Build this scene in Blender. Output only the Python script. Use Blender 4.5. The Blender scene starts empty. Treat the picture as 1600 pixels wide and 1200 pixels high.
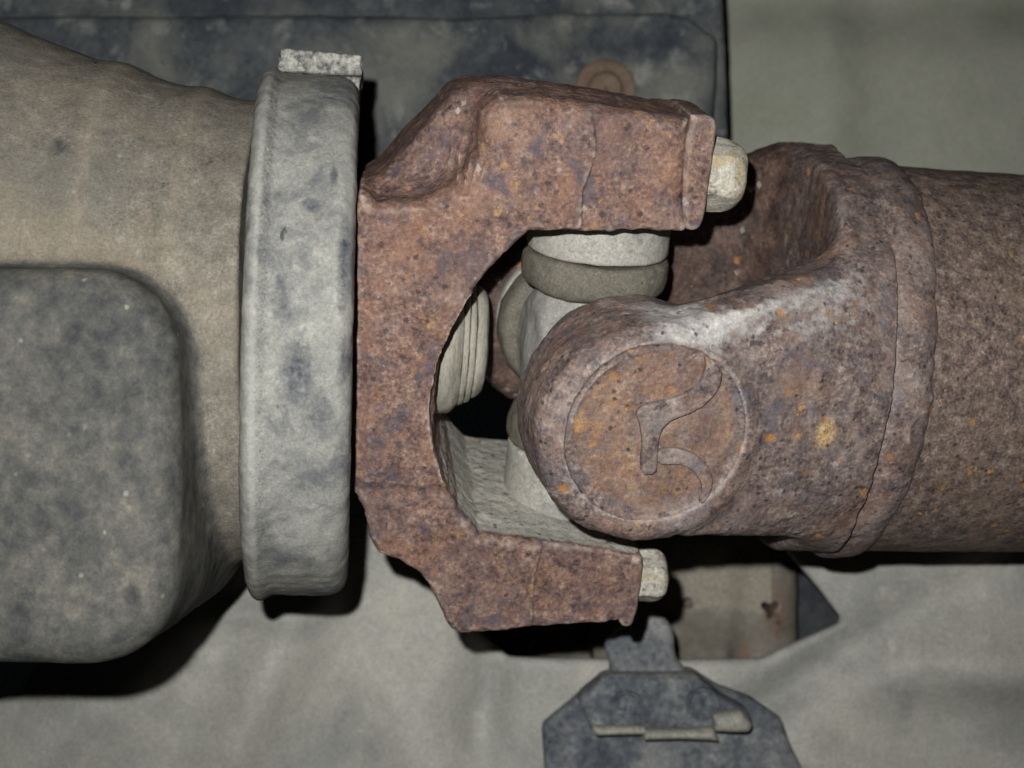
import bpy, math, random
import numpy as np
from mathutils import Matrix, Vector

# ------------------------------------------------------------------ camera, light, exposure
SC = bpy.context.scene
D = 24.0                       # cm from the lens to the plane through the joint
U = 0.01                       # the scene is modelled in cm and stored in metres
cd = bpy.data.cameras.new('camera'); cam = bpy.data.objects.new('camera', cd)
SC.collection.objects.link(cam); SC.camera = cam
cam.location = (0, -D * U, 0); cam.rotation_euler = (math.radians(90), 0, 0)
cd.sensor_width = 36; cd.lens = 36 * D / 16.0
cd.clip_start = 0.005; cd.clip_end = 50
cd.dof.use_dof = True; cd.dof.focus_distance = 0.212; cd.dof.aperture_fstop = 30

w = bpy.data.worlds.new('World'); SC.world = w; w.use_nodes = True
w.node_tree.nodes['Background'].inputs[0].default_value = (0.6, 0.7, 0.8, 1)
w.node_tree.nodes['Background'].inputs[1].default_value = 0.002   # night under the vehicle

ld = bpy.data.lights.new('phone_flash', 'SPOT'); lamp = bpy.data.objects.new('phone_flash', ld)
SC.collection.objects.link(lamp)
lamp.location = (-0.9 * U, -(D + 0.2) * U, 1.4 * U); lamp.rotation_euler = (math.radians(90), 0, 0)
ld.energy = 2.55; ld.shadow_soft_size = 0.0016; ld.color = (1.0, 0.985, 0.945)
ld.spot_size = math.radians(84); ld.spot_blend = 1.0
SC.view_settings.view_transform = 'Standard'; SC.view_settings.look = 'None'
SC.view_settings.exposure = 0.0; SC.view_settings.gamma = 1.0

# ------------------------------------------------------------------ frames
def nrm(v): v = np.array(v, float); return v / np.linalg.norm(v)
def px(u, v, Y):               # point at depth Y seen at photo position (u, v)
    f = (D + Y) / D
    return np.array([(u - 800) / 100 * f, Y, (600 - v) / 100 * f])
O = px(916, 543, 0)
rad = math.radians
EX = nrm([math.cos(rad(6)), math.sin(rad(6)), -math.tan(rad(3))])          # pinion axis
EZ0 = nrm([0.06, -math.sin(rad(19)), math.cos(rad(19))])
EZ = nrm(EZ0 - EX * EZ0.dot(EX)); EY = np.cross(EZ, EX)                   # first cross axis
SX = nrm([math.cos(rad(14)), math.sin(rad(14)), -0.03])                   # shaft axis
SY = -np.cross(SX, EZ); SY = nrm(SY - SX * SY.dot(SX))
if SY[1] < 0: SY = -SY                                                    # away from the lens
SZ = np.cross(SX, SY)
class Frame:
    def __init__(s, o, x, y, z): s.o = np.array(o, float); s.R = np.stack([x, y, z], 1)
    def loc(s, p): return s.R.T @ (np.asarray(p) - s.o)
    def wld(s, p): return s.R @ np.asarray(p) + s.o
    def mat(s):
        m = Matrix.Identity(4)
        for i in range(3):
            for j in range(3): m[i][j] = s.R[i, j]
            m[i][3] = s.o[i] * U
        return m
    def trace(s, pts, y):      # photo outline laid on the plane local y, as local (x, z)
        out = []; c = np.array([0, -D, 0.0]); n = s.R[:, 1]
        for u, v in pts:
            d = px(u, v, 0) - c
            t = (y + n.dot(s.o - c)) / n.dot(d)
            q = s.loc(c + d * t); out.append((q[0], q[2]))
        return np.array(out)
FY = Frame(O, EX, EY, EZ)
FS = Frame(O, SX, SY, SZ)
FW = Frame((0, 0, 0), (1, 0, 0), (0, 1, 0), (0, 0, 1))

# ------------------------------------------------------------------ signed distances and meshing
def poly2(P, x, z):
    d = np.full(np.broadcast(x, z).shape, 1e9, np.float32); s = np.ones_like(d)
    n = len(P)
    for i in range(n):
        ax, az = P[i]; bx, bz = P[i - 1]
        ex, ez = bx - ax, bz - az
        wx, wz = x - ax, z - az
        t = np.clip((wx * ex + wz * ez) / (ex * ex + ez * ez + 1e-12), 0, 1)
        d = np.minimum(d, (wx - ex * t) ** 2 + (wz - ez * t) ** 2)
        c1 = z >= az; c2 = z < bz; c3 = ex * wz > ez * wx
        s = np.where((c1 & c2 & c3) | (~c1 & ~c2 & ~c3), -s, s)
    return (s * np.sqrt(d)).astype(np.float32)
def chaikin(P, n=2):
    for _ in range(n):
        Q = []
        for i in range(len(P)):
            a, b = P[i], P[(i + 1) % len(P)]
            Q += [a * .75 + b * .25, a * .25 + b * .75]
        P = np.array(Q)
    return P
def both(a, b, r):             # rounded intersection of two distances
    a = a + r; b = b + r
    return np.minimum(np.maximum(a, b), 0) + np.sqrt(np.maximum(a, 0) ** 2 + np.maximum(b, 0) ** 2) - r
def smin(a, b, k):
    h = np.clip(0.5 + 0.5 * (b - a) / k, 0, 1)
    return b + (a - b) * h - k * h * (1 - h)
def smax(a, b, k): return -smin(-a, -b, k)
def box(x, y, z, c, h, r):
    qx, qy, qz = abs(x - c[0]) - h[0] + r, abs(y - c[1]) - h[1] + r, abs(z - c[2]) - h[2] + r
    return (np.sqrt(np.maximum(qx, 0) ** 2 + np.maximum(qy, 0) ** 2 + np.maximum(qz, 0) ** 2)
            + np.minimum(np.maximum(qx, np.maximum(qy, qz)), 0) - r)
def grid(lo, hi, h):
    ax = [np.arange(lo[i], hi[i] + h, h, dtype=np.float32) for i in range(3)]
    return ax[0][:, None, None], ax[1][None, :, None], ax[2][None, None, :]
def nets(f, lo, h):
    f = np.ascontiguousarray(f, dtype=np.float32); s = f < 0
    nx, ny, nz = f.shape
    cnt = np.zeros((nx - 1, ny - 1, nz - 1), np.int8)
    offs = [(i, j, k) for i in (0, 1) for j in (0, 1) for k in (0, 1)]
    for i, j, k in offs: cnt += s[i:nx - 1 + i, j:ny - 1 + j, k:nz - 1 + k]
    act = (cnt > 0) & (cnt < 8)
    I, J, K = np.nonzero(act)
    idx = np.full(act.shape, -1, np.int32); idx[I, J, K] = np.arange(len(I))
    c = {o: f[I + o[0], J + o[1], K + o[2]] for o in offs}
    acc = np.zeros((len(I), 3), np.float64); n = np.zeros(len(I))
    for a in offs:
        for ax in range(3):
            if a[ax]: continue
            b = list(a); b[ax] = 1; b = tuple(b)
            m = (c[a] < 0) != (c[b] < 0)
            t = np.where(m, c[a] / np.where(m, c[a] - c[b], 1), 0)
            p = np.zeros((len(I), 3)) + a; p[:, ax] = t
            acc += p * m[:, None]; n += m
    V = (acc / n[:, None] + np.stack([I, J, K], 1)) * h + np.array(lo)
    Q = []
    for ax in range(3):
        sl0 = [slice(1, -1)] * 3; sl1 = [slice(1, -1)] * 3
        sl0[ax] = slice(0, -1); sl1[ax] = slice(1, None)
        a, b = s[tuple(sl0)], s[tuple(sl1)]
        P = np.stack(np.nonzero(a != b), 1)
        for q in range(3):
            if q != ax: P[:, q] += 1
        flip = a[a != b]
        u, v = (ax + 1) % 3, (ax + 2) % 3
        def cell(du, dv):
            C = P.copy(); C[:, u] += du; C[:, v] += dv
            return idx[C[:, 0], C[:, 1], C[:, 2]]
        q = np.stack([cell(-1, -1), cell(0, -1), cell(0, 0), cell(-1, 0)], 1)
        q[~flip] = q[~flip][:, ::-1]
        Q.append(q)
    return V, np.concatenate(Q)
RNG = np.random.RandomState(7)
LAT = RNG.rand(64, 64, 64).astype(np.float32)
def vnoise(V, sc, seed=0):
    P = np.asarray(V) * sc + seed * 17.31 + 100
    i = np.floor(P).astype(int); t = P - i; t = t * t * (3 - 2 * t)
    out = 0
    for a in (0, 1):
        for b in (0, 1):
            for c in (0, 1):
                wgt = (t[:, 0] if a else 1 - t[:, 0]) * (t[:, 1] if b else 1 - t[:, 1]) * (t[:, 2] if c else 1 - t[:, 2])
                out = out + wgt * LAT[(i[:, 0] + a) % 64, (i[:, 1] + b) % 64, (i[:, 2] + c) % 64]
    return out * 2 - 1
def vnormals(V, Q):
    d = np.cross(V[Q[:, 2]] - V[Q[:, 0]], V[Q[:, 3]] - V[Q[:, 1]])
    N = np.zeros_like(V)
    for k in range(4):
        for a in range(3): N[:, a] += np.bincount(Q[:, k], d[:, a], len(V))
    return N / (np.linalg.norm(N, axis=1)[:, None] + 1e-12)
def roughen(V, Q, amps, seed=0):
    N = vnormals(V, Q); d = 0
    for k, (sc, am) in enumerate(amps): d = d + vnoise(V, sc, seed + k) * am
    return V + N * d[:, None]

# ------------------------------------------------------------------ objects
COL = SC.collection
def mesh_obj(name, V, Q, mat, parent=None, frame=None, smooth=True, attr=None):
    me = bpy.data.meshes.new(name)
    V = np.asarray(V, np.float64)
    if isinstance(Q, np.ndarray):
        me.vertices.add(len(V)); me.vertices.foreach_set('co', (V * U).astype(np.float32).ravel())
        me.loops.add(Q.size); me.loops.foreach_set('vertex_index', Q.astype(np.int32).ravel())
        me.polygons.add(len(Q)); me.polygons.foreach_set('loop_start', np.arange(0, Q.size, Q.shape[1], dtype=np.int32))
    else:
        me.from_pydata([tuple(p) for p in V * U], [], [tuple(q) for q in Q])
    me.update(calc_edges=True); me.validate()
    me.polygons.foreach_set('use_smooth', [smooth] * len(me.polygons))
    if attr:
        for k, vals in attr.items():
            at = me.attributes.new(k, 'FLOAT', 'POINT'); at.data.foreach_set('value', np.asarray(vals, np.float32))
    me.materials.append(mat)
    o = bpy.data.objects.new(name, me); COL.objects.link(o)
    if parent is not None:
        o.parent = parent
        if frame is not None:
            o.matrix_parent_inverse = parent.matrix_world.inverted(); o.matrix_world = frame.mat()
    elif frame is not None: o.matrix_world = frame.mat()
    return o
def thing(name, label, cat, frame, group=None):
    o = bpy.data.objects.new(name, None); COL.objects.link(o)
    o.empty_display_size = 0.01; o.matrix_world = frame.mat()
    return tag(o, label, cat, group)
def tag(o, label, cat, group=None):
    o['label'] = label; o['category'] = cat
    if group: o['group'] = group
    return o
def lathe(prof, n=144, sub=0.05):
    """closed (x, r) profile turned about local x"""
    P = []
    for i in range(len(prof)):
        a, b = np.array(prof[i], float), np.array(prof[(i + 1) % len(prof)], float)
        m = max(1, int(np.ceil(np.linalg.norm(b - a) / sub)))
        P += [a + (b - a) * k / m for k in range(m)]
    P = np.array(P); m = len(P)
    th = np.arange(n) * 2 * math.pi / n
    V = np.stack([np.repeat(P[:, 0], n), np.outer(P[:, 1], np.cos(th)).ravel(), np.outer(P[:, 1], np.sin(th)).ravel()], 1)
    i, j = np.meshgrid(np.arange(m), np.arange(n), indexing='ij')
    i = i.ravel(); j = j.ravel(); i2 = (i + 1) % m; j2 = (j + 1) % n
    return V, np.stack([i * n + j, i * n + j2, i2 * n + j2, i2 * n + j], 1)
def outw(V, Q):                # make faces point outward
    v = V[Q]; vol = np.einsum('ij,ij->i', v[:, 0], np.cross(v[:, 1], v[:, 2]) + np.cross(v[:, 2], v[:, 3])).sum()
    return Q if vol > 0 else Q[:, ::-1].copy()
def rounded(prof, r=0.05, k=4):
    """round every corner of a closed profile"""
    out = []; n = len(prof); P = [np.array(p, float) for p in prof]
    for i in range(n):
        a, b, c = P[i - 1], P[i], P[(i + 1) % n]
        ra = min(r, np.linalg.norm(a - b) * .45); rc = min(r, np.linalg.norm(c - b) * .45)
        s = b + nrm(a - b) * ra if np.linalg.norm(a - b) > 1e-6 else b
        e = b + nrm(c - b) * rc if np.linalg.norm(c - b) > 1e-6 else b
        for q in range(k + 1):
            t = q / k; out.append((1 - t) ** 2 * s + 2 * t * (1 - t) * b + t * t * e)
    return out

# ------------------------------------------------------------------ materials
def material(name, ramp, patches=(), mix=(0.55, 0.45), scales=(5, 24), edge=None, cavity=None, dust=None,
             coats=(), grain=.35, rough=0.75, spec=0.3, bump=0.5, bdist=0.02, metal=0.0, stretch=(1, 1, 1), sparkle=0.0, pits=()):
    m = bpy.data.materials.new(name); m.use_nodes = True
    nt = m.node_tree; N = nt.nodes; L = nt.links; N.clear()
    def nd(t, **kw):
        n = N.new(t)
        for k, v in kw.items(): setattr(n, k, v)
        return n
    def math_(op, a, b=None, c=None):
        n = nd('ShaderNodeMath', operation=op)
        for i, x in enumerate((a, b, c)):
            if x is None: continue
            if isinstance(x, (int, float)): n.inputs[i].default_value = x
            else: L.new(x, n.inputs[i])
        return n.outputs[0]
    def ramp_(fac, stops, interp='LINEAR'):
        r = nd('ShaderNodeValToRGB'); r.color_ramp.interpolation = interp
        e = r.color_ramp.elements
        while len(e) < len(stops): e.new(0.5)
        for q, (p, c) in zip(e, stops):
            q.position = p; q.color = (*c, 1) if len(c) == 3 else c
        L.new(fac, r.inputs[0]); return r.outputs[0]
    def mixc(f, a, b):
        n = nd('ShaderNodeMix', data_type='RGBA')
        if isinstance(f, float): n.inputs[0].default_value = f
        else: L.new(f, n.inputs[0])
        for i, x in ((6, a), (7, b)):
            if isinstance(x, tuple): n.inputs[i].default_value = (*x, 1)
            else: L.new(x, n.inputs[i])
        return n.outputs[2]
    tc = nd('ShaderNodeTexCoord'); mp = nd('ShaderNodeMapping')
    L.new(tc.outputs['Object'], mp.inputs[0]); mp.inputs['Scale'].default_value = tuple(100 * s for s in stretch)
    P = mp.outputs[0]
    seed = [sum(ord(ch) for ch in name) % 50]
    def noise(sc, det=6, rg=0.62, dist=0.0):
        seed[0] += 3.7
        n = nd('ShaderNodeTexNoise', noise_dimensions='4D'); L.new(P, n.inputs['Vector'])
        n.inputs['W'].default_value = seed[0]; n.inputs['Scale'].default_value = sc
        n.inputs['Detail'].default_value = det; n.inputs['Roughness'].default_value = rg
        n.inputs['Distortion'].default_value = dist
        return n.outputs['Fac']
    nA = noise(scales[0], 8, 0.68); nB = noise(scales[1], 5, 0.65)
    f = math_('ADD', math_('MULTIPLY', nA, mix[0]), math_('MULTIPLY', nB, mix[1]))
    col = ramp_(f, ramp)
    def step(fac, lo, hi):
        n = nd('ShaderNodeMapRange'); n.clamp = True
        L.new(fac, n.inputs[0]); n.inputs[1].default_value = lo; n.inputs[2].default_value = hi
        return n.outputs[0]
    for p in patches:          # colour, scale, lo, hi, strength, (distortion)
        c, sc, lo, hi, st = p[:5]
        pn = noise(sc, 7, 0.6, p[5] if len(p) > 5 else 0.4)
        k = math_('MULTIPLY', step(pn, lo, hi), st)
        col = mixc(k, col, c)
    for an, sc_, nz, pal in coats:      # further coats of rust, wear, grime, painted sheen or shade laid where an attribute is set
        at = nd('ShaderNodeAttribute', attribute_name=an)
        k = math_('ADD', at.outputs['Fac'], math_('MULTIPLY', math_('SUBTRACT', noise(sc_ * 3, 7, .68), 0.5), nz))
        k = math_('MULTIPLY', step(k, .3, .75), step(at.outputs['Fac'], .01, .2))
        gc = ramp_(math_('ADD', math_('MULTIPLY', noise(sc_, 6, .6, .5), .55), math_('MULTIPLY', noise(sc_ * 7, 6), .45)), [(p, c) for p, c in zip((.37, .46, .54, .64), pal)])
        col = mixc(k, col, gc)
    if dust:                   # settled dust painted by the "dust" attribute
        at = nd('ShaderNodeAttribute', attribute_name='dust')
        k = math_('ADD', at.outputs['Fac'], math_('MULTIPLY', math_('SUBTRACT', noise(9, 7, .7), 0.5), 0.9))
        k = math_('MULTIPLY', step(k, 0.3, 0.72), step(at.outputs['Fac'], 0.02, 0.25))
        dc = ramp_(noise(16, 6, .7), [(0.34, tuple(x * .62 for x in dust)), (0.5, dust), (0.66, tuple(x * 1.18 for x in dust))])
        col = mixc(k, col, dc)
    if grain:
        g = math_('ADD', math_('MULTIPLY', math_('ADD', noise(48, 3, .6), noise(24, 2, .5)), grain * 2.2), 1 - grain * 2.2)
        vm = nd('ShaderNodeVectorMath', operation='SCALE'); L.new(col, vm.inputs[0]); L.new(g, vm.inputs['Scale']); col = vm.outputs[0]
    height = math_('ADD', math_('MULTIPLY', nA, 0.6), math_('MULTIPLY', nB, 0.5))
    for ps, pr_, pc, pk in pits:                  # scale, radius, colour, strength
        vo = nd('ShaderNodeTexVoronoi'); L.new(P, vo.inputs['Vector']); vo.inputs['Scale'].default_value = ps
        dn = math_('ADD', vo.outputs['Distance'], math_('MULTIPLY', math_('SUBTRACT', noise(ps * 5, 4), 0.5), pr_ * 1.8))
        gate = step(noise(ps * .7, 2), 0.47, 0.56)
        k = math_('MULTIPLY', math_('MULTIPLY', step(dn, pr_, pr_ * .4), gate), pk)
        col = mixc(k, col, pc)
        height = math_('SUBTRACT', height, math_('MULTIPLY', k, 0.45))
    geo = nd('ShaderNodeNewGeometry')
    if edge:                   # worn or dusty convex edges
        k = step(geo.outputs['Pointiness'], edge[1], edge[2])
        k = math_('MULTIPLY', k, math_('MULTIPLY', step(noise(7, 5), 0.3, 0.65), edge[3]))
        col = mixc(k, col, edge[0])
    if cavity:
        k = math_('MULTIPLY', step(geo.outputs['Pointiness'], cavity[1], cavity[2]), cavity[3])
        col = mixc(k, col, cavity[0])
    bs = nd('ShaderNodeBsdfPrincipled')
    L.new(col, bs.inputs['Base Color'])
    rn = math_('ADD', math_('MULTIPLY', noise(9, 5), -0.25), rough + 0.125)
    L.new(rn, bs.inputs['Roughness'])
    if sparkle:
        L.new(math_('MULTIPLY', step(noise(60, 2, .5), 0.64, 0.72), sparkle), bs.inputs['Metallic'])
    else: bs.inputs['Metallic'].default_value = metal
    bs.inputs['Specular IOR Level'].default_value = spec
    bp = nd('ShaderNodeBump'); L.new(height, bp.inputs['Height'])
    bp.inputs['Strength'].default_value = bump; bp.inputs['Distance'].default_value = bdist * U
    L.new(bp.outputs[0], bs.inputs['Normal'])
    out = nd('ShaderNodeOutputMaterial'); L.new(bs.outputs[0], out.inputs[0])
    return m

M = {}
M['yoke'] = material('rusty_forged_steel',
    [(0.38, (.048, .036, .044)), (0.445, (.115, .07, .063)), (0.5, (.18, .11, .09)), (0.555, (.258, .16, .126)), (0.64, (.4, .305, .245))],
    patches=[((.29, .145, .085), 1.5, .5, .64, .45), ((.29, .22, .185), 1.3, .5, .65, .4), ((.1, .07, .078), .8, .5, .64, .5), ((.28, .14, .085), .7, .51, .63, .4), ((.075, .068, .095), 2.2, .55, .64, .7),
             ((.46, .27, .09), 4.5, .61, .68, .55), ((.05, .042, .052), 5.5, .6, .66, .7), ((.55, .47, .4), 8, .67, .72, .5)],
    mix=(.5, .5), scales=(4.5, 17), edge=((.58, .51, .45), .51, .55, .85), dust=(.46, .445, .4), bump=.9, bdist=.035, sparkle=.5, spec=.4, rough=.68,
    pits=[(5.5, .27, (.045, .035, .042), .8), (2.6, .15, (.42, .2, .05), .6), (7, .1, (.68, .6, .52), .6)])
SY_RAMP = [(0.38, (.045, .036, .043)), (0.445, (.11, .082, .078)), (0.5, (.178, .134, .122)), (0.555, (.25, .193, .172)), (0.64, (.42, .37, .34))]
SY_PATCH = [((.085, .07, .08), .7, .51, .64, .5), ((.3, .2, .15), .8, .53, .66, .4), ((.34, .19, .125), 1.2, .5, .68, .5), ((.105, .1, .125), 2.6, .54, .64, .65), ((.37, .32, .295), 1.0, .52, .68, .5),
             ((.46, .25, .07), 2.6, .64, .68, .85), ((.045, .04, .047), 6, .6, .65, .75), ((.55, .5, .46), 8, .68, .73, .5)]
SY_COAT = [('saddle', 2.2, .7, [(.028, .019, .018), (.06, .037, .031), (.1, .06, .046), (.17, .115, .085)]),  # darker, less dusty rust, with the shade of its oblique faces painted in
           ('disc', 2.2, 1.5, [(.085, .06, .06), (.18, .105, .08), (.28, .16, .095), (.4, .29, .2)]),
           ('worn_sheen', 1.8, .9, [(.26, .25, .26), (.4, .38, .37), (.52, .5, .48), (.68, .66, .63)]),  # whitish flash highlight painted on the worn crest of the ear
           ('rub', 6, 1.3, [(.2, .11, .05), (.42, .27, .12), (.6, .44, .22), (.85, .7, .45)])]
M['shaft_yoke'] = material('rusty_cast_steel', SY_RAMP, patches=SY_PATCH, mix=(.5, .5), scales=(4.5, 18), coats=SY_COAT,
    edge=((.56, .53, .5), .515, .55, .6), bump=.9, bdist=.03, sparkle=.6, pits=[(6.5, .26, (.035, .028, .03), .85), (1.9, .17, (.4, .19, .05), .9), (3.4, .1, (.5, .27, .07), .8)], rough=.62, spec=.5)
M['emblem'] = material('rusty_cast_relief', SY_RAMP, patches=SY_PATCH, coats=SY_COAT, scales=(5, 18), bump=.6, bdist=.025, sparkle=.4)
M['tube'] = material('rusty_tube_steel',
    [(0.38, (.045, .036, .04)), (0.445, (.105, .076, .068)), (0.5, (.17, .125, .106)), (0.555, (.24, .178, .15)), (0.64, (.4, .335, .29))],
    patches=[((.32, .24, .15), 1.1, .5, .68, .45), ((.5, .28, .08), 3.6, .645, .7, .8), ((.06, .05, .05), 6, .62, .69, .6)],
    scales=(6, 22), bump=.8, bdist=.03, sparkle=.5, pits=[(6.5, .25, (.035, .028, .028), .85), (2.0, .16, (.4, .2, .05), .9), (3.6, .1, (.5, .27, .07), .8)], rough=.68, spec=.4)
M['cover'] = material('dusty_grey_rubber_steel',
    [(0.36, (.2, .2, .19)), (0.45, (.25, .25, .233)), (0.55, (.3, .3, .277)), (0.64, (.39, .385, .355))],
    patches=[((.075, .085, .1), .75, .54, .64, .7, .8), ((.11, .118, .128), 1.6, .52, .64, .7), ((.035, .035, .04), 3.2, .68, .71, .8),
             ((.42, .41, .37), 2.4, .6, .72, .6), ((.5, .49, .46), 6, .68, .72, .8)],
    coats=[('pale', 1.5, .9, [(.27, .27, .255), (.33, .33, .31), (.38, .38, .35), (.46, .455, .42)]), ('scuff', 2.5, .8, [(.035, .04, .05), (.075, .082, .095), (.12, .128, .14), (.2, .205, .205)]), ('chips', 9, 1.5, [(.03, .03, .033), (.06, .06, .065), (.1, .1, .1), (.2, .2, .19)])],
    scales=(3, 18), edge=((.46, .45, .41), .505, .53, .5), bump=.4, bdist=.02, spec=.25)
M['tab'] = material('speckled_light_metal',
    [(0.4, (.07, .07, .07)), (0.47, (.2, .2, .19)), (0.53, (.32, .315, .29)), (0.62, (.47, .46, .42))],
    mix=(.4, .6), scales=(4, 14), bump=.6, bdist=.02)
M['housing'] = material('dusty_cast_iron',
    [(0.38, (.115, .104, .088)), (0.46, (.165, .15, .126)), (0.54, (.21, .192, .162)), (0.62, (.29, .267, .228))],
    patches=[((.15, .145, .125), .6, .48, .62, .7), ((.25, .21, .155), .5, .52, .68, .6), ((.035, .035, .035), 2.6, .655, .69, .85), ((.06, .056, .05), 6, .66, .7, .7),
             ((.32, .3, .25), 3.5, .66, .76, .6)], scales=(4, 26), pits=[(3.2, .14, (.3, .285, .24), .8)],
    coats=[('rib', 1.2, .7, [(.2, .17, .125), (.25, .215, .16), (.29, .25, .19), (.34, .3, .24)]), ('grime', .7, .9, [(.04, .043, .046), (.078, .08, .077), (.118, .115, .103), (.2, .187, .158)]), ('scuff', 2, .9, [(.025, .026, .03), (.045, .047, .05), (.07, .07, .07), (.12, .115, .1)])], bump=.5, bdist=.022, spec=.2)
M['cup'] = material('dusty_bearing_steel',
    [(0.34, (.24, .23, .205)), (0.45, (.36, .35, .315)), (0.55, (.44, .425, .385)), (0.68, (.58, .565, .51))],
    patches=[((.26, .26, .25), 1.6, .55, .58, .75), ((.36, .22, .08), 4, .68, .73, .7), ((.2, .18, .15), 5, .6, .7, .5)], mix=(.4, .6), bump=.5, bdist=.015)
M['seal'] = material('dusty_brown_rubber',
    [(0.32, (.1, .092, .075)), (0.45, (.155, .143, .117)), (0.55, (.19, .176, .146)), (0.68, (.26, .243, .2))],
    patches=[((.12, .108, .085), 2, .54, .66, .6), ((.34, .32, .27), 5, .62, .7, .5)],
    mix=(.35, .65), scales=(6, 30), bump=.6, bdist=.02, spec=.15, pits=[(7, .2, (.07, .062, .05), .7)])
M['cross'] = material('dusty_forged_cross',
    [(0.35, (.22, .22, .205)), (0.45, (.33, .325, .305)), (0.55, (.39, .385, .36)), (0.67, (.5, .49, .45))],
    patches=[((.34, .22, .1), 2.4, .63, .69, .85), ((.24, .23, .21), 1.8, .54, .66, .6), ((.2, .18, .15), 6, .6, .7, .5)], bump=.5, bdist=.02)
M['bolt'] = material('plated_bolt_with_rust',
    [(0.38, (.15, .14, .12)), (0.46, (.36, .34, .29)), (0.54, (.5, .475, .41)), (0.64, (.66, .63, .56))],
    patches=[((.38, .29, .14), 3.4, .53, .6, .7), ((.25, .27, .28), 4, .58, .66, .7)], pits=[(3.4, .22, (.4, .3, .14), .6), (6, .2, (.16, .13, .09), .7)], bump=.8, bdist=.03)
M['nut'] = material('dusty_pinion_nut',
    [(0.34, (.2, .19, .15)), (0.46, (.33, .315, .265)), (0.56, (.4, .38, .32)), (0.68, (.5, .48, .42))],
    patches=[((.18, .17, .14), 2.2, .54, .64, .7)], stretch=(3, 1, .5), bump=.5, bdist=.02)
M['frame'] = material('dark_chassis_paint',
    [(0.33, (.03, .036, .045)), (0.46, (.065, .075, .085)), (0.56, (.1, .11, .112)), (0.7, (.17, .18, .17))],
    patches=[((.02, .027, .042), .35, .42, .56, .8), ((.19, .195, .17), .36, .48, .62, .75), ((.25, .26, .25), 1.5, .56, .67, .7), ((.36, .36, .34), 1.1, .63, .7, .6), ((.02, .024, .03), 1.1, .6, .7, .6), ((.2, .15, .1), .6, .68, .78, .6)],
    scales=(1.6, 7), bump=.5, bdist=.06, spec=.3)
M['panel'] = material('grey_green_underbody',
    [(0.3, (.33, .34, .29)), (0.5, (.38, .39, .33)), (0.7, (.43, .44, .37))],
    patches=[((.28, .295, .225), .2, .45, .62, .6), ((.43, .44, .4), .35, .55, .7, .4)], scales=(.7, 6), bump=.25, bdist=.05)
M['tray'] = material('dusty_grey_shield',
    [(0.34, (.35, .345, .315)), (0.46, (.42, .415, .378)), (0.56, (.465, .46, .42)), (0.66, (.55, .545, .49))],
    patches=[((.26, .268, .262), .4, .47, .62, .65), ((.55, .53, .46), .5, .54, .68, .6), ((.6, .585, .52), 1.6, .64, .71, .5), ((.2, .2, .18), 2.5, .68, .74, .5)],
    scales=(1.2, 9), bump=.4, bdist=.05, spec=.35, rough=.58)
M['clip'] = material('dusty_black_plastic',
    [(0.38, (.05, .06, .075)), (0.46, (.11, .122, .14)), (0.54, (.18, .193, .205)), (0.64, (.33, .34, .335))],
    patches=[((.05, .06, .085), .7, .5, .6, .65), ((.33, .335, .32), .9, .5, .66, .7), ((.42, .42, .4), 2.2, .6, .72, .6)], scales=(1.6, 8),
    dust=(.42, .41, .35), bump=.4, bdist=.04)
M['mount'] = material('brown_dusty_mount',
    [(0.36, (.17, .155, .125)), (0.5, (.23, .212, .178)), (0.64, (.31, .29, .25))],
    patches=[((.32, .16, .09), .9, .58, .7, .6), ((.05, .04, .035), 2.2, .7, .74, .8)], scales=(1.2, 8), bump=.4, bdist=.04, dust=(.36, .33, .27), coats=[('rust', 1.5, 1.2, [(.06, .035, .025), (.17, .115, .085), (.24, .18, .135), (.32, .26, .2)])])
M['grime'] = material('dark_underbody_grime',
    [(0.3, (.02, .022, .028)), (0.5, (.045, .05, .06)), (0.7, (.09, .1, .105))], scales=(1.6, 8), bump=.4, bdist=.05)

def blobs(V, frame, y0, items):
    out = np.zeros(len(V))
    for u, v, a, b, k in items:
        p = frame.trace([(u, v)], y0)[0]
        out = np.maximum(out, k * np.exp(-((V[:, 0] - p[0]) / a) ** 2 - ((V[:, 2] - p[1]) / b) ** 2) * (V[:, 1] < y0 + 2.6))
    return out
# ------------------------------------------------------------------ background underbody
def slab(outline, Y, th, holes=(), bow=None, r=0.1, h=0.08, smoothn=0, rough=((0.5, .05), (2, .015)), seed=3, name='', mat=None, parent=None, attr=None):
    """thick sheet standing at depth Y; outlines in photo pixels"""
    T = lambda q: chaikin(FW.trace(q, Y), smoothn) if smoothn else FW.trace(q, Y)
    A = T(outline); lo = A.min(0) - .4; hi = A.max(0) + .4
    bw = 1.6 if bow else .3
    x, y, z = grid((lo[0], Y - bw, lo[1]), (hi[0], Y + th + bw, hi[1]), h)
    d2 = poly2(A, x, z)
    for q in holes: d2 = np.maximum(d2, -poly2(T(q), x, z))
    yy = y - (bow(x, z) if bow else 0)
    f = both(d2, abs(yy - Y - th / 2) - th / 2, min(r, th * .45))
    V, Q = nets(f, (lo[0], Y - bw, lo[1]), h)
    V = roughen(V, Q, rough, seed)
    return mesh_obj(name, V, Q, mat, parent, attr=attr(V, vnormals(V, Q)) if attr else None)

bump2 = lambda x, z, cx, cz, sx, sz, a: a * np.exp(-((x - cx) / sx) ** 2 - ((z - cz) / sz) ** 2)
# grey-green panel far behind, upper right
pan = slab([(1000, -60), (1800, -60), (1800, 420), (1000, 420)], 12, .4, h=.12, name='underbody_panel', mat=M['panel'],
           bow=lambda x, z: bump2(x, z, 7.3, 6, .9, 30, -.45) + bump2(x, z, 12, 9.4, 30, 1.2, .9))
tag(pan, 'plain grey-green body panel filling the upper right corner behind the shaft', 'panel')

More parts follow.
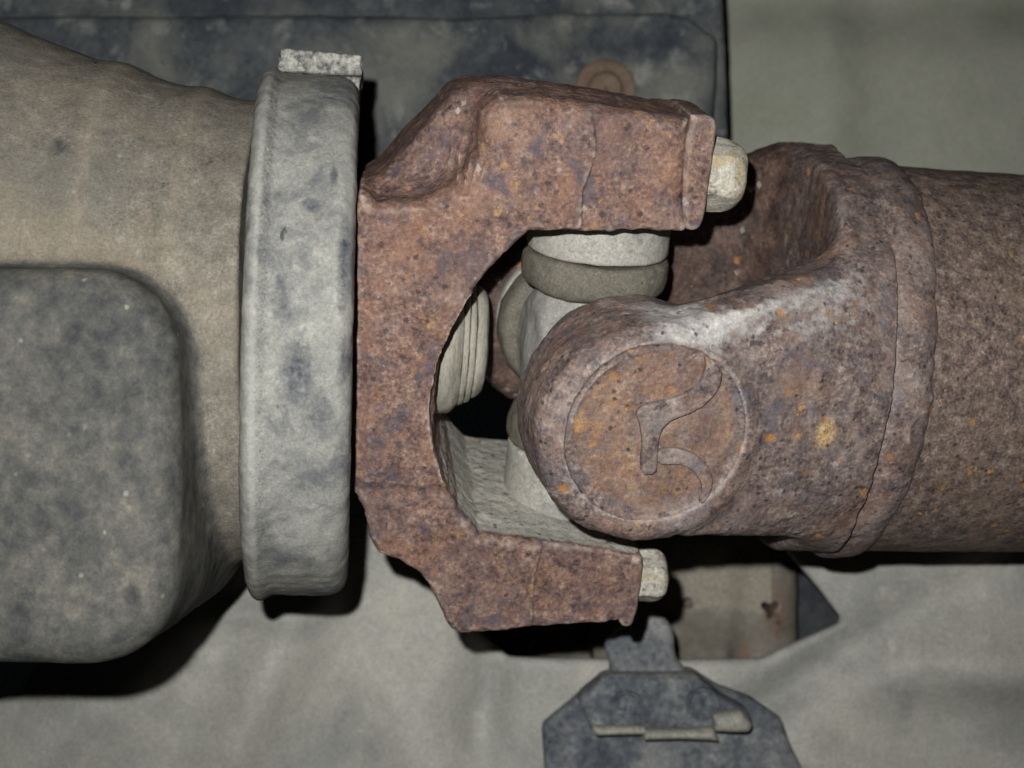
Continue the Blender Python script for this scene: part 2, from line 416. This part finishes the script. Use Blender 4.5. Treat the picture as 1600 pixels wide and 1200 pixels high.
# dark chassis rail with its front plate
fr = thing('chassis_rail', 'dark blue-black dirty chassis rail with bolted plate behind the rusty yoke', 'chassis rail', FW)
slab([(-150, -80), (1128, -80), (1132, 20), (1138, 200), (1136, 330), (-150, 330)], 7.6, 1.6, name='rail', mat=M['frame'], parent=fr, seed=5, h=.1)
pl = slab([(-150, 22), (700, 26), (1040, 18), (1078, 26), (1122, 58), (1118, 190), (1116, 320), (-150, 320)], 6.9, .55, name='plate', mat=M['frame'], parent=fr, seed=8, r=.18, h=.1,
     bow=lambda x, z: bump2(x, z, 1.9, 5.9, .7, .6, .18) - .12 * np.exp(-((x + 2) / 6) ** 2))
def disc_at(u, v, Y, prof, name, mat, parent):
    V, Q = lathe(rounded(prof, .06), 48)
    V = np.stack([V[:, 1], -V[:, 0], V[:, 2]], 1); Q = outw(V, Q)
    c = px(u, v, Y); return mesh_obj(name, V + c, Q, mat, parent)
M['rustspot'] = material('rusty_bolt_head', [(.3, (.1, .07, .05)), (.5, (.17, .12, .085)), (.7, (.25, .2, .15))], scales=(2, 9), bump=.5, bdist=.04)
disc_at(945, 142, 6.95, [(-.3, .01), (.28, .01), (.28, .3), (.16, .36), (.12, .62), (-.3, .66)], 'bolt', M['rustspot'], pl)
disc_at(500, 66, 6.9, [(-.3, .01), (.12, .01), (.1, .5), (-.3, .6)], 'bolt', M['frame'], pl)
disc_at(885, 66, 6.9, [(-.3, .01), (.06, .01), (.04, .16), (-.3, .2)], 'bolt', M['rustspot'], pl)

# dusty lower shield with an opening
tr_bow = lambda x, z: (bump2(x - .45 * (z + 5), z, -4.4, -5.9, .8, 3.0, -.9) + bump2(x - .1 * (z + 6), z, -.5, -6, .5, 1.8, .6)
    + bump2(x - .9 * (z + 6), z, -8.0, -6.2, 1.5, 2.2, -1.0) + bump2(x + .5 * (z + 6), z, -2.3, -7.5, .9, 1.8, -.45) + bump2(x, z, -4.9, -4.4, .9, .32, -.4)
    + bump2(x, z, 9.4, -5.5, 2.0, .7, -.8) + bump2(x - 1.6 * (z + 5), z, 7.0, -6.0, .9, 2.5, .45) + bump2(x + 1.2 * (z + 7), z, 5.5, -7.6, 1.1, 1.4, -.45)
        ) * .78 + .06 * np.sin(x * .6 - z * 1.3)
tray = slab([(-250, 1350), (-250, 1180), (30, 1085), (150, 905), (330, 868), (640, 790), (1900, 780), (1900, 1350)], 6, .3,
            holes=[[(690, 830), (742, 985), (768, 1012), (792, 1031), (940, 1032), (1060, 1034), (1192, 1031), (1316, 971), (1262, 902), (1200, 830)]],
            bow=tr_bow, name='lower_shield', mat=M['tray'], seed=13, r=.12, h=.075)
tag(tray, 'dusty grey sheet metal shield with an angular opening below the drive shaft', 'shield')

# things seen through the opening
mo = thing('rubber_mount', 'dusty brown block with a rusty rounded end seen in the shield opening', 'mount', FW)
c = px(1095, 960, 9.6)
x, y, z = grid((c[0] - 3.4, 7.4, c[2] - 2.4), (c[0] + 3.4, 12.9, c[2] + 2.4), .06)
f = box(x, y, z, (c[0] - .4, 10.4, c[2]), (1.95, 1.6, 1.7), .5)
f = smax(f, ((c[2] - .1 - z) * .25 - (y - 8.6)) * .97 - .12, .1)
f = np.maximum(f, -(y - 9.15 + np.clip((z - c[2]) * .35, -.9, .0)))
f = smin(f, box(x, y, z, (c[0] + 1.3, 10.4, c[2] + .05), (.75, 1.75, 1.45), .7), .3)
hole = (x - c[0] - 1.35) ** 2 + (z - c[2] - .25) ** 2
f = np.maximum(f, -both(np.sqrt(hole) - .14 - .07 * np.sin(3 * np.arctan2(z - c[2] - .25, x - c[0] - 1.35)), abs(y - 9.2) - 2.2, .02) )
V, Q = nets(f, (c[0] - 3.4, 7.4, c[2] - 2.4), .06)
V = roughen(V, Q, ((.8, .06), (3, .02)), 4)
mesh_obj('block', V, Q, M['mount'], mo, attr={'dust': np.clip((V[:, 2] - c[2]) * 4, 0, 1) * .75 * (V[:, 0] < c[0] + 1.4), 'rust': .75 * np.exp(-((V[:, 0] - c[0] - 1.5) / .4) ** 2 - ((V[:, 2] - c[2] - .1) / .6) ** 2)})
V, Q = lathe(rounded([(-.3, .05), (.12, .05), (.12, .1), (-.3, .14)], .03), 24)
V = np.stack([V[:, 1], -V[:, 0], V[:, 2]], 1); mesh_obj('stud', V + px(1075, 943, 9.0), outw(V, Q), M['mount'], mo)
gp = slab([(1150, 850), (1420, 850), (1420, 1060), (1150, 1060)], 10.5, .4, name='inner_plate', mat=M['grime'], seed=21, h=.1)
tag(gp, 'dark blue-black plate at the right corner inside the shield opening', 'plate')
gq = slab([(600, 960), (990, 940), (990, 1070), (600, 1070)], 11.5, .4, name='inner_beam', mat=M['mount'], seed=23, h=.1, attr=lambda V, n: {'dust': V[:, 0] * 0})
tag(gq, 'dim brown strip at the left end of the shield opening under the lower yoke arm', 'beam')

# dark plastic clip in front of the shield
cl = thing('plastic_clip', 'dusty black stepped plastic clip with a pale ledge at the bottom edge', 'clip', FW)
dustz = lambda top: (lambda V, n: {'dust': np.clip(n[:, 2] - .45, 0, 1) * .8 + top * np.exp(-((V[:, 2] - V[:, 2].max()) / .9) ** 2)})
slab([(845, 1135), (880, 1105), (905, 1085), (940, 1060), (1080, 1048), (1125, 1076), (1172, 1090), (1222, 1126), (1238, 1165), (1262, 1215), (1290, 1290), (850, 1290), (848, 1200)],
     5.2, .5, name='base_plate', mat=M['clip'], parent=cl, r=.15, seed=31, attr=dustz(0))
slab([(946, 1062), (952, 1040), (938, 1008), (960, 990), (985, 962), (1012, 955), (1040, 962), (1058, 990), (1056, 1024), (1072, 1045), (1090, 1060), (1000, 1085)],
     5.0, .5, name='neck', mat=M['clip'], parent=cl, r=.2, seed=32, smoothn=1, attr=dustz(.35))
st = slab([(905, 1093), (945, 1058), (1090, 1055), (1130, 1090), (1170, 1112), (1178, 1136), (1120, 1142), (925, 1140)],
     4.6, .7, name='raised_step', mat=M['clip'], parent=cl, r=.14, seed=33, attr=dustz(0))
def ledge(pts, Y, th, name):
    return slab(pts, Y, th, name=name, mat=M['clip'], parent=cl, r=.2, seed=34, h=.06, attr=lambda V, n: {'dust': np.ones(len(V)) * .62})
ledge([(922, 1137), (1012, 1135), (1014, 1154), (930, 1154)], 4.25, .6, 'ledge')
ledge([(1000, 1141), (1118, 1140), (1126, 1162), (1006, 1163)], 4.2, .6, 'ledge')
ledge([(1112, 1118), (1160, 1114), (1176, 1136), (1174, 1146), (1118, 1148)], 4.0, .6, 'ledge')
for (u, v, rr) in ((978, 1108, .34), (1098, 1100, .3)):
    V, Q = lathe(rounded([(-.3, .01), (.05, .01), (.03, rr * .8), (.07, rr * .88), (.07, rr), (-.3, rr + .03)], .03), 40)
    V = np.stack([V[:, 1], -V[:, 0], V[:, 2]], 1)
    mesh_obj('rivet', V + px(u, v, 4.58), outw(V, Q), M['clip'], st)

# ------------------------------------------------------------------ axle housing
ho = thing('axle_housing', 'dusty brown cast axle housing with a broad ribbed neck on the left edge', 'axle housing', FW)
h = .05; lo = (-9.6, -6.5, -5.6); hi = (-3.0, 5.2, 6.4)
x, y, z = grid(lo, hi, h)
AX0 = O - EX * 4.36
t = (x - AX0[0])
cy, cz = AX0[1] + t * .09, AX0[2] - t * .02
rr = np.interp(-t.ravel(), [-.5, .3, 1.0, 2.0, 3.0, 4.0, 5.0, 6.5], [3.42, 3.45, 3.55, 3.78, 4.05, 4.4, 4.85, 5.5]).astype(np.float32)[:, None, None]
ky = (3.45 + .25 * (rr - 3.45)) / rr
rr = rr * .985
rr = rr + .09 * np.exp(-((t + 2.55) / .3) ** 2) + .07 * np.exp(-((t + 1.35) / .25) ** 2) + .05 * np.exp(-((t + .35) / .3) ** 2)
f = (np.sqrt(((y - cy) / ky) ** 2 + (z - cz) ** 2) - rr) * .9
f = np.maximum(f, x - (-3.6))
bq = both(abs(x + 9.3) - 5.12, abs(z + 1.03) - 2.5, 1.15)
bl = both(bq, abs(y + 2.3) - 2.75, .5)
f2 = smin(f, bl, .32)
dmask_f, dmask_b = f, bl
V, Q = nets(f2, lo, h)
V = roughen(V, Q, ((.5, .03), (1.6, .012), (5, .006)), 2)
ii = np.clip(((V - np.array(lo)) / h).astype(int), 0, np.array(f2.shape) - 1)
bm = np.clip(1.6 * (f[ii[:, 0], ii[:, 1], ii[:, 2]] - bl[ii[:, 0], ii[:, 1], ii[:, 2]]) / .5 + .5, 0, 1)
fc = bm[Q].mean(1) > .5
def submesh(V, Q, m):
    q = Q[m]; u, inv = np.unique(q.ravel(), return_inverse=True); return V[u], inv.reshape(q.shape)
for nm, msk in (('neck', ~fc), ('boss', fc)):
    v_, q_ = submesh(np.column_stack([V, bm]), Q, msk)
    mesh_obj(nm, v_[:, :3], q_, M['housing'], ho, attr={'grime': v_[:, 3], 'scuff': blobs(v_, FW, -4.9, [(165, 470, .22, .16, .9), (215, 515, .12, .2, .8), (218, 610, .1, .3, .8), (212, 930, .14, .22, .8), (80, 640, .5, .3, .5), (45, 205, .2, .2, .7), (120, 480, .3, .15, .5)]), 'rib': .44 * (np.exp(-((v_[:, 0] - AX0[0] + 2.5) / .28) ** 2) + np.exp(-((v_[:, 0] - AX0[0] + 1.3) / .24) ** 2) + .6 * np.exp(-((v_[:, 0] - AX0[0] - .1) / .2) ** 2)) * (1 - v_[:, 3])})

# ------------------------------------------------------------------ dust cover ring
CX = nrm(EX + np.array([0, 0, .025])); CZ = nrm(EZ - CX * EZ.dot(CX))
FC = Frame(O - EX * 4.34 + np.array([0, 0, -.06]), CX, np.cross(CZ, CX), CZ)
dc = thing('dust_cover', 'dusty grey steel dust cover ring between the axle housing and rusty yoke', 'dust cover', FC)
pr = [(-.72, 3.5), (-.74, 3.9), (-.66, 4.06), (-.56, 4.1), (-.46, 4.04), (-.38, 3.995), (-.2, 3.99), (.3, 4.0), (.52, 3.98), (.66, 3.88), (.71, 3.72), (.71, 3.3), (.55, 3.0), (.5, 1.2), (.3, 1.2), (.3, 2.9), (.1, 3.3), (-.4, 3.5)]
V, Q = lathe(rounded(pr, .09, 3), 420, .05); Q = outw(V, Q)
V[:, 1:] *= .982
V = roughen(V, Q, ((.5, .02), (2.2, .008), (8, .009)), 9)
mesh_obj('ring', V, Q, M['cover'], dc, FC, attr={
    'chips': .34 * np.exp(-((V[:, 0] + .46) / .11) ** 2) + .1 * np.exp(-((V[:, 0] + .5) / .2) ** 2) * (V[:, 2] > 1.5),
    'scuff': blobs(V, FC, -3.9, [(483, 350, .16, .09, .9), (518, 312, .07, .14, .9), (540, 430, .14, .7, .85), (540, 570, .12, .5, .75), (465, 590, .34, .7, .74), (455, 210, .12, .1, .7), (500, 650, .3, .5, .66), (440, 470, .25, .6, .58), (490, 730, .2, .3, .5)]),
    'pale': blobs(V, FC, -3.9, [(480, 850, .7, .6, .7), (400, 700, .14, 1.6, .7), (430, 270, .3, .9, .4), (545, 250, .12, .7, .5)])})
# folded tab standing on the ring
x, y, z = grid((-.9, -1.2, 3.5), (1.0, 1.2, 4.5), .025)
f = box(x, y, z, (.02, -.1, 4.06), (.62, .62, .165), .05)
f = f + .03 * np.exp(-((z - 4.09) / .09) ** 2) * (y < -.6)
f = smin(f, box(x, y, z, (.08, -.05, 3.84), (.54, .45, .2), .05), .05)
V, Q = nets(f, (-.9, -1.2, 3.5), .025); V = roughen(V, Q, ((2, .02), (9, .012)), 3)
FT = Frame(FC.wld((0, 0, 0)), EX, nrm(np.cross([0, 0, 1], EX)), nrm(np.cross(EX, nrm(np.cross([0, 0, 1], EX)))))
mesh_obj('tab', V, Q, M['tab'], dc, FT)

# ------------------------------------------------------------------ flange yoke
YF = -2.1
PF = FY.trace([(558, 286), (588, 322), (660, 314), (712, 288), (742, 240), (754, 180), (782, 152), (900, 162), (1082, 190), (1070, 359), (945, 362), (828, 362),
    (790, 402), (755, 440), (728, 470), (703, 515), (684, 560), (672, 610), (668, 660), (675, 705), (690, 750), (715, 800), (748, 838), (835, 848), (905, 858),
    (1003, 872), (990, 974), (860, 984), (720, 993), (703, 985), (691, 957), (680, 932), (655, 898), (625, 880), (592, 868), (576, 845), (569, 800), (553, 772), (549, 600), (553, 400)], YF)
PB = FY.trace([(566, 300), (588, 258), (628, 206), (676, 152), (696, 126), (728, 112), (790, 112), (1064, 170), (1060, 310), (900, 310), (790, 330), (620, 345)], .2)
y_ = thing('flange_yoke', 'rust-brown C-shaped flange yoke with two arms gripping the joint cross', 'yoke', FY)
lo = (-3.7, -2.5, -4.6); hi = (2.9, 2.5, 4.6); h = .03
x, y, z = grid(lo, hi, h)
f = both(poly2(PF, x, z), abs(y) + YF, .12 + .26 * np.clip((z - 2.45) * 2.5, 0, 1))
fb = both(poly2(PB, x, z), abs(y - .35) - 1.55, .42)
f = smin(f, fb, .55)
SIL = FY.trace([(555, 262), (572, 256), (595, 240), (632, 196), (678, 148), (694, 128), (722, 119), (790, 122), (930, 144), (1064, 168), (1120, 180)], 2.0)
ZS = np.interp(x.ravel(), SIL[:, 0], SIL[:, 1]).astype(np.float32)[:, None, None]
cut = (z - ZS - (2.0 - y) * .15) * .85
f = smax(f, cut, .3)
# pilot hub and the raised band across the front face
f = smin(f, both(np.sqrt(y * y + z * z) - 1.9, abs(x + 3.0) - .6, .1), .08)
hb = box(x, y, z, (-2.3, 0, -.13), (1.1, 2.14, 1.46), .1)
f = smin(f, np.maximum(hb, poly2(PF, x, z) - .02), .09)
# machined, slightly recessed arm ends
for q in ([(925, 100), (931, 235), (913, 300), (907, 400), (1120, 400), (1120, 100)], [(852, 835), (838, 905), (834, 1020), (1040, 1020), (1040, 835)]):
    f = smax(f, -np.maximum(poly2(FY.trace(q, YF), x, z), y - (YF + .06)), .08)
# forging ribs in the hollow of the shoulder
c = FY.trace([(722, 262)], -1.6)[0]
f = f + .016 * np.sin((x - .18 * z) * 2 * math.pi / .105) * np.exp(-((x - c[0]) / .2) ** 2 - ((z - c[1]) / .32) ** 2) * (y < -.6)
V, Q = nets(f, lo, h)
V = roughen(V, Q, ((.7, .03), (2.2, .02), (6, .014), (14, .008)), 1)
Nn = vnormals(V, Q)
inner = (V[:, 2] < -.6) & (V[:, 0] > -2.45)
dv = np.clip((Nn[:, 2] - .25) * 2.2, 0, 1) * inner * np.clip((V[:, 1] + 2.02) * 5, 0, 1)
mesh_obj('body', V, Q, M['yoke'], y_, FY, attr={'dust': dv})
def straps(top):
    if top: P = [(1074, 180), (1098, 178), (1117, 184), (1121, 200), (1101, 340), (1094, 357), (1080, 361), (1064, 352)]
    else:   P = [(983, 868), (1007, 870), (1000, 925), (993, 970), (984, 980), (972, 979), (964, 970), (972, 920)]
    P = chaikin(FY.trace(P, -2.0), 1)
    a, b = P.min(0) - .15, P.max(0) + .15
    lo = (a[0], -2.4, a[1]); x, y, z = grid(lo, (b[0], 2.4, b[1]), .03)
    f = both(poly2(P, x, z), abs(y) - 2.05, .08)
    if top: f = smax(f, (z - SIL[-2, 1] - .1 - (2.0 - y) * .15) * .97, .12)
    V, Q = nets(f, lo, .03); V = roughen(V, Q, ((1, .02), (6, .014)), 11)
    return mesh_obj('bearing_strap', V, Q, M['yoke'], y_, FY, attr={'dust': V[:, 0] * 0})
straps(True); straps(False)
def bolt(u, v, ylocal, rad_, length, dome):
    c = FY.trace([(u, v)], ylocal)[0]
    R = rad_; lo = (-.5, -R * 1.3, -R * 1.3); hi = (length + .15, R * 1.3, R * 1.3)
    x, y, z = grid(lo, hi, .022)
    hexa = np.maximum(abs(z), np.maximum(abs(z * .5 + y * .866), abs(z * .5 - y * .866))) - R * .95
    f = both(hexa, abs(x - length / 2 + .15) - length / 2 - .15, .08)
    f = smax(f, np.sqrt((x - length + dome) ** 2 + y * y + z * z) - dome, .12)
    V, Q = nets(f, lo, .022); V = roughen(V, Q, ((2.5, .03), (8, .012)), int(u))
    ca, sa = math.cos(.35), math.sin(.35)
    V = np.stack([V[:, 0] + c[0], V[:, 1] * ca - V[:, 2] * sa + ylocal, V[:, 1] * sa + V[:, 2] * ca + c[1]], 1)
    return mesh_obj('bolt_head', V, Q, M['bolt'], y_, FY)
bolt(1107, 273, -1.5, .49, .54, .8)
bolt(1000, 898, -1.5, .4, .45, .7)
for s in (1, -1):
    b = bolt(1107 if s > 0 else 1002, 273 if s > 0 else 896, -1.5, .46, .5, .7)
    b.location = b.location + Vector(EY * 3.0 * U)

# ------------------------------------------------------------------ pinion nut
pn = thing('pinion_nut', 'dusty pale pinion nut with stacked washers inside the yoke opening', 'nut', FY)
def turned(name, prof, mat, parent, frame, n=96, rgh=((2, .012), (7, .008)), seed=0, r=.04):
    V, Q = lathe(rounded(prof, r, 3), n, .05); Q = outw(V, Q)
    if rgh: V = roughen(V, Q, rgh, seed)
    return mesh_obj(name, V, Q, mat, parent, frame)
turned('flange', [(-2.5, .01), (-1.99, .01), (-1.99, 1.0), (-2.1, 1.12), (-2.5, 1.16)], M['nut'], pn, FY, seed=1)
turned('washer', [(-1.99, .01), (-1.9, .01), (-1.9, .98), (-1.99, 1.0)], M['nut'], pn, FY, seed=2, r=.03)
turned('washer', [(-1.9, .01), (-1.8, .01), (-1.8, .93), (-1.885, .96)], M['nut'], pn, FY, seed=3, r=.03)
turned('nut', [(-1.82, .01), (-1.6, .01), (-1.58, .55), (-1.62, .78), (-1.7, .86), (-1.78, .88)], M['nut'], pn, FY, seed=4)

# ------------------------------------------------------------------ joint cross with cups and seals
cr = thing('joint_cross', 'dusty light grey universal joint cross held between the two rusty yokes', 'joint cross', FY)
AXES = [(EZ, 1), (EZ, -1), (SY, 1), (SY, -1)]
lo = (-1.8, -1.8, -1.8); x, y, z = grid(lo, (1.8, 1.8, 1.8), .035)
g = None
l2 = FY.R.T @ SY                                  # second axis in the yoke frame
a2 = l2[0] * x + l2[1] * y + l2[2] * z
a3 = np.cross(l2, [0, 0, 1]); a3 = a3[0] * x + a3[1] * y + a3[2] * z
f = box(a3, a2, z, (0, 0, 0), (.93, .86, .86), .16)
f = smax(f, np.sqrt(x * x + y * y + z * z) - 1.2, .08)
rz = np.sqrt(x * x + y * y); r2 = np.sqrt(np.maximum(x * x + y * y + z * z - a2 * a2, 0))
f = smin(f, both(rz - (.98 - .13 * abs(z)), abs(z) - 1.5, .05), .12)
f = smin(f, both(r2 - (.98 - .13 * abs(a2)), abs(a2) - 1.4, .05), .12)
V, Q = nets(f, lo, .035); V = roughen(V, Q, ((1.5, .03), (6, .012)), 6)
mesh_obj('body', V, Q, M['cross'], cr, FY)
for k, (ax, s) in enumerate(AXES):
    X = nrm(ax * s); Yv = nrm(np.cross(X, [.3, .2, 1] if k > 1 else [1, .1, 0])); Zv = np.cross(X, Yv)
    F = Frame(O, X, Yv, Zv)
    turned('seal', [(1.0, .4), (1.0, .98), (1.07, 1.1), (1.25, 1.14), (1.48, 1.13), (1.55, 1.06), (1.555, .95), (1.555, .4)], M['seal'], cr, F, 160, ((1.2, .03), (4, .018), (9, .01)), k, .07)
    turned('bearing_cup', [(1.585, .3), (1.585, 1.04), (1.61, 1.09), (2.5, 1.1), (2.5, .3)], M['cup'], cr, F, 160, ((2, .015), (8, .008)), k + 5, .04)

# ------------------------------------------------------------------ drive shaft
ds = thing('drive_shaft', 'rusty brown drive shaft with an embossed round yoke ear on the right', 'drive shaft', FS)
lo = (-2.2, -4.0, -3.8); hi = (5.6, 4.0, 3.8); h = .033
x, y, z = grid(lo, hi, h)
rad_ = np.sqrt(y * y + z * z)
f = both(rad_ - 3.14, abs(x - .16 * y - 3.95) - .65, .15)                              # round base
near = [(-1.1, .98), (-.5, 1.3), (.2, 1.45), (1.2, 1.78), (2.3, 2.1), (3.0, 2.22), (3.6, 2.35), (4.6, 2.5), (4.6, -2.6), (3.6, -2.3), (2.8, -2.0), (2.0, -1.88), (1.2, -1.78), (.2, -1.66), (-.5, -1.52), (-1.1, -1.15), (-1.5, -.55), (-1.62, 0), (-1.5, .55)]
far = [(-1.1, 1.15), (-.5, 1.5), (.2, 1.65), (1.0, 1.85), (1.7, 2.2), (2.2, 2.45), (2.8, 2.7), (3.4, 2.78), (4.6, 2.85), (4.6, -2.6), (3.2, -2.15), (2.3, -1.95), (1.2, -1.78), (.2, -1.66), (-.5, -1.52), (-1.1, -1.15), (-1.5, -.55), (-1.62, 0), (-1.5, .55)]
ear2 = np.where(y < 0, poly2(np.array(near), x, z), poly2(np.array(far), x, z))
env = rad_ - 3.78 + np.clip(x - .8, 0, 5) * .17                          # ears lie inside a round envelope
ear2 = ear2 + np.clip((2.75 - abs(y)) * .38, 0, .36) * np.clip(1.6 - x * .5, 0, 1)
ear = both(ear2, abs(abs(y) - 2.63) - .9, .22)
ear = smax(ear, env, .3)
boss = both(np.sqrt(x * x + (z + .14) ** 2) - 1.57, abs(abs(y) - 2.68) - .93, .3)
ear = smin(ear, boss, .14)
f = smin(f, ear, .55 + 1.3 * np.clip((y + 1.0) * .8, 0, 1))
# shallow dish for the emblem
rd = np.sqrt(x * x + (z + .05) ** 2)
f = smax(f, -both(rd - 1.27, abs(y + 4.0) - .455, .03), .03)
f = smax(f, x - .16 * y - 4.06, .05)
f = smin(f, np.sqrt((rd - 1.19) ** 2 + (y + 3.53) ** 2) - .012 - .034 * np.sin(np.arctan2(z, x) - 1.0), .02)
V, Q = nets(f, lo, h)
V0 = V
V = roughen(V, Q, ((.6, .035), (2.0, .02), (6, .014), (14, .008)), 15)
rdv = np.hypot(V0[:, 0], V0[:, 2]); face = np.clip((1.5 - rdv) * 4, 0, 1) * (V0[:, 1] < -3.3)
V = V0 + (V - V0) * (1 - .55 * face[:, None])
gs = lambda p, q, a, b: np.exp(-((V[:, 0] - p) / a) ** 2 - ((V[:, 2] - q) / b) ** 2)
front = np.clip((-2.2 - V[:, 1]) * 2.5, 0, 1)
Nv = vnormals(V, Q)
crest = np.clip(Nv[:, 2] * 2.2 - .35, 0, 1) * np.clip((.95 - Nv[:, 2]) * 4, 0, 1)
rc = FS.trace([(1278, 668)], -3.2)[0]
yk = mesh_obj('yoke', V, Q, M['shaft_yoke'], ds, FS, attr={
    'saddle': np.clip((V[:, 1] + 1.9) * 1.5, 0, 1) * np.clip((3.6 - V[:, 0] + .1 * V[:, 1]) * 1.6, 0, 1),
    'disc': np.clip((1.25 - rdv) * 6, 0, 1) * front * .55,
    'worn_sheen': front * (.9 * gs(.45, 1.42, .8, .22) + .62 * crest * np.clip(1.2 - abs(V[:, 0] - 1.9) * .5, 0, 1)),  # painted highlight along the upper crest
    'rub': front * .85 * gs(rc[0], rc[1], .2, .26)})
V, Q = lathe(rounded([(4.0, 2.6), (4.04, 3.15), (4.14, 3.23), (4.4, 3.27), (4.62, 3.24), (4.78, 3.14), (4.82, 2.6)], .1, 3), 500, .035); Q = outw(V, Q)
V = roughen(V, Q, ((.8, .03), (2.5, .025), (7, .012)), 17)
V[:, 0] += V[:, 1] * .16
wc = FS.trace([(1452, 678)], -3.3)[0]; dd = np.hypot(V[:, 0] - wc[0], V[:, 2] - wc[1]); fr_ = V[:, 1] < -2
V += vnormals(V, Q) * ((.025 * np.exp(-((dd - .33) / .05) ** 2) * (V[:, 2] > wc[1] - .15) + .035 * np.exp(-(np.hypot(V[:, 0] - wc[0], V[:, 2] - wc[1] - .48) / .1) ** 2)) * fr_)[:, None]
mesh_obj('weld_bead', V, Q, M['shaft_yoke'], ds, FS)
turned('tube', [(4.1, 2.7), (4.1, 3.14), (6, 3.14), (16, 3.15), (16, 2.7)], M['tube'], ds, FS, 360, ((.5, .02), (6, .01)), 19, .05)
# emblem on the ear: raised ring and mark
def relief(name, P, y0, th, h=.02, r=.02, parent=None):
    a, b = P.min(0) - .08, P.max(0) + .08
    lo = (a[0], y0 - th - .1, a[1]); x, y, z = grid(lo, (b[0], y0 + .12, b[1]), h)
    f = both(poly2(P, x, z), abs(y - y0 + th / 2 - .03) - th / 2 - .03, r)
    V, Q = nets(f, lo, h); V = roughen(V, Q, ((3, .006), (9, .004)), 2)
    return mesh_obj(name, V, Q, M['emblem'], parent, FS, attr={'disc': V[:, 0] * 0 + .12})
MK = FS.trace([(1100, 552), (1118, 566), (1129, 584), (1122, 608), (1104, 630), (1076, 646), (1048, 655), (1034, 668), (1028, 690), (1027, 715), (1024, 741), (1001, 741), (1001, 715), (1003, 690),
    (1000, 662), (992, 645), (1004, 632), (1034, 626), (1062, 618), (1086, 605), (1099, 586), (1103, 568)], -3.6)
relief('emblem', chaikin(MK, 1), -3.52, .13, parent=yk)
LG = FS.trace([(1026, 702), (1050, 698), (1078, 704), (1102, 722), (1114, 745), (1112, 766), (1098, 790), (1090, 782), (1098, 765), (1092, 746), (1078, 731), (1058, 724), (1026, 726)], -3.6)
relief('emblem', chaikin(LG, 1), -3.52, .12, parent=yk)
print('script done', sum(len(o.data.polygons) for o in bpy.data.objects if o.type == 'MESH'))
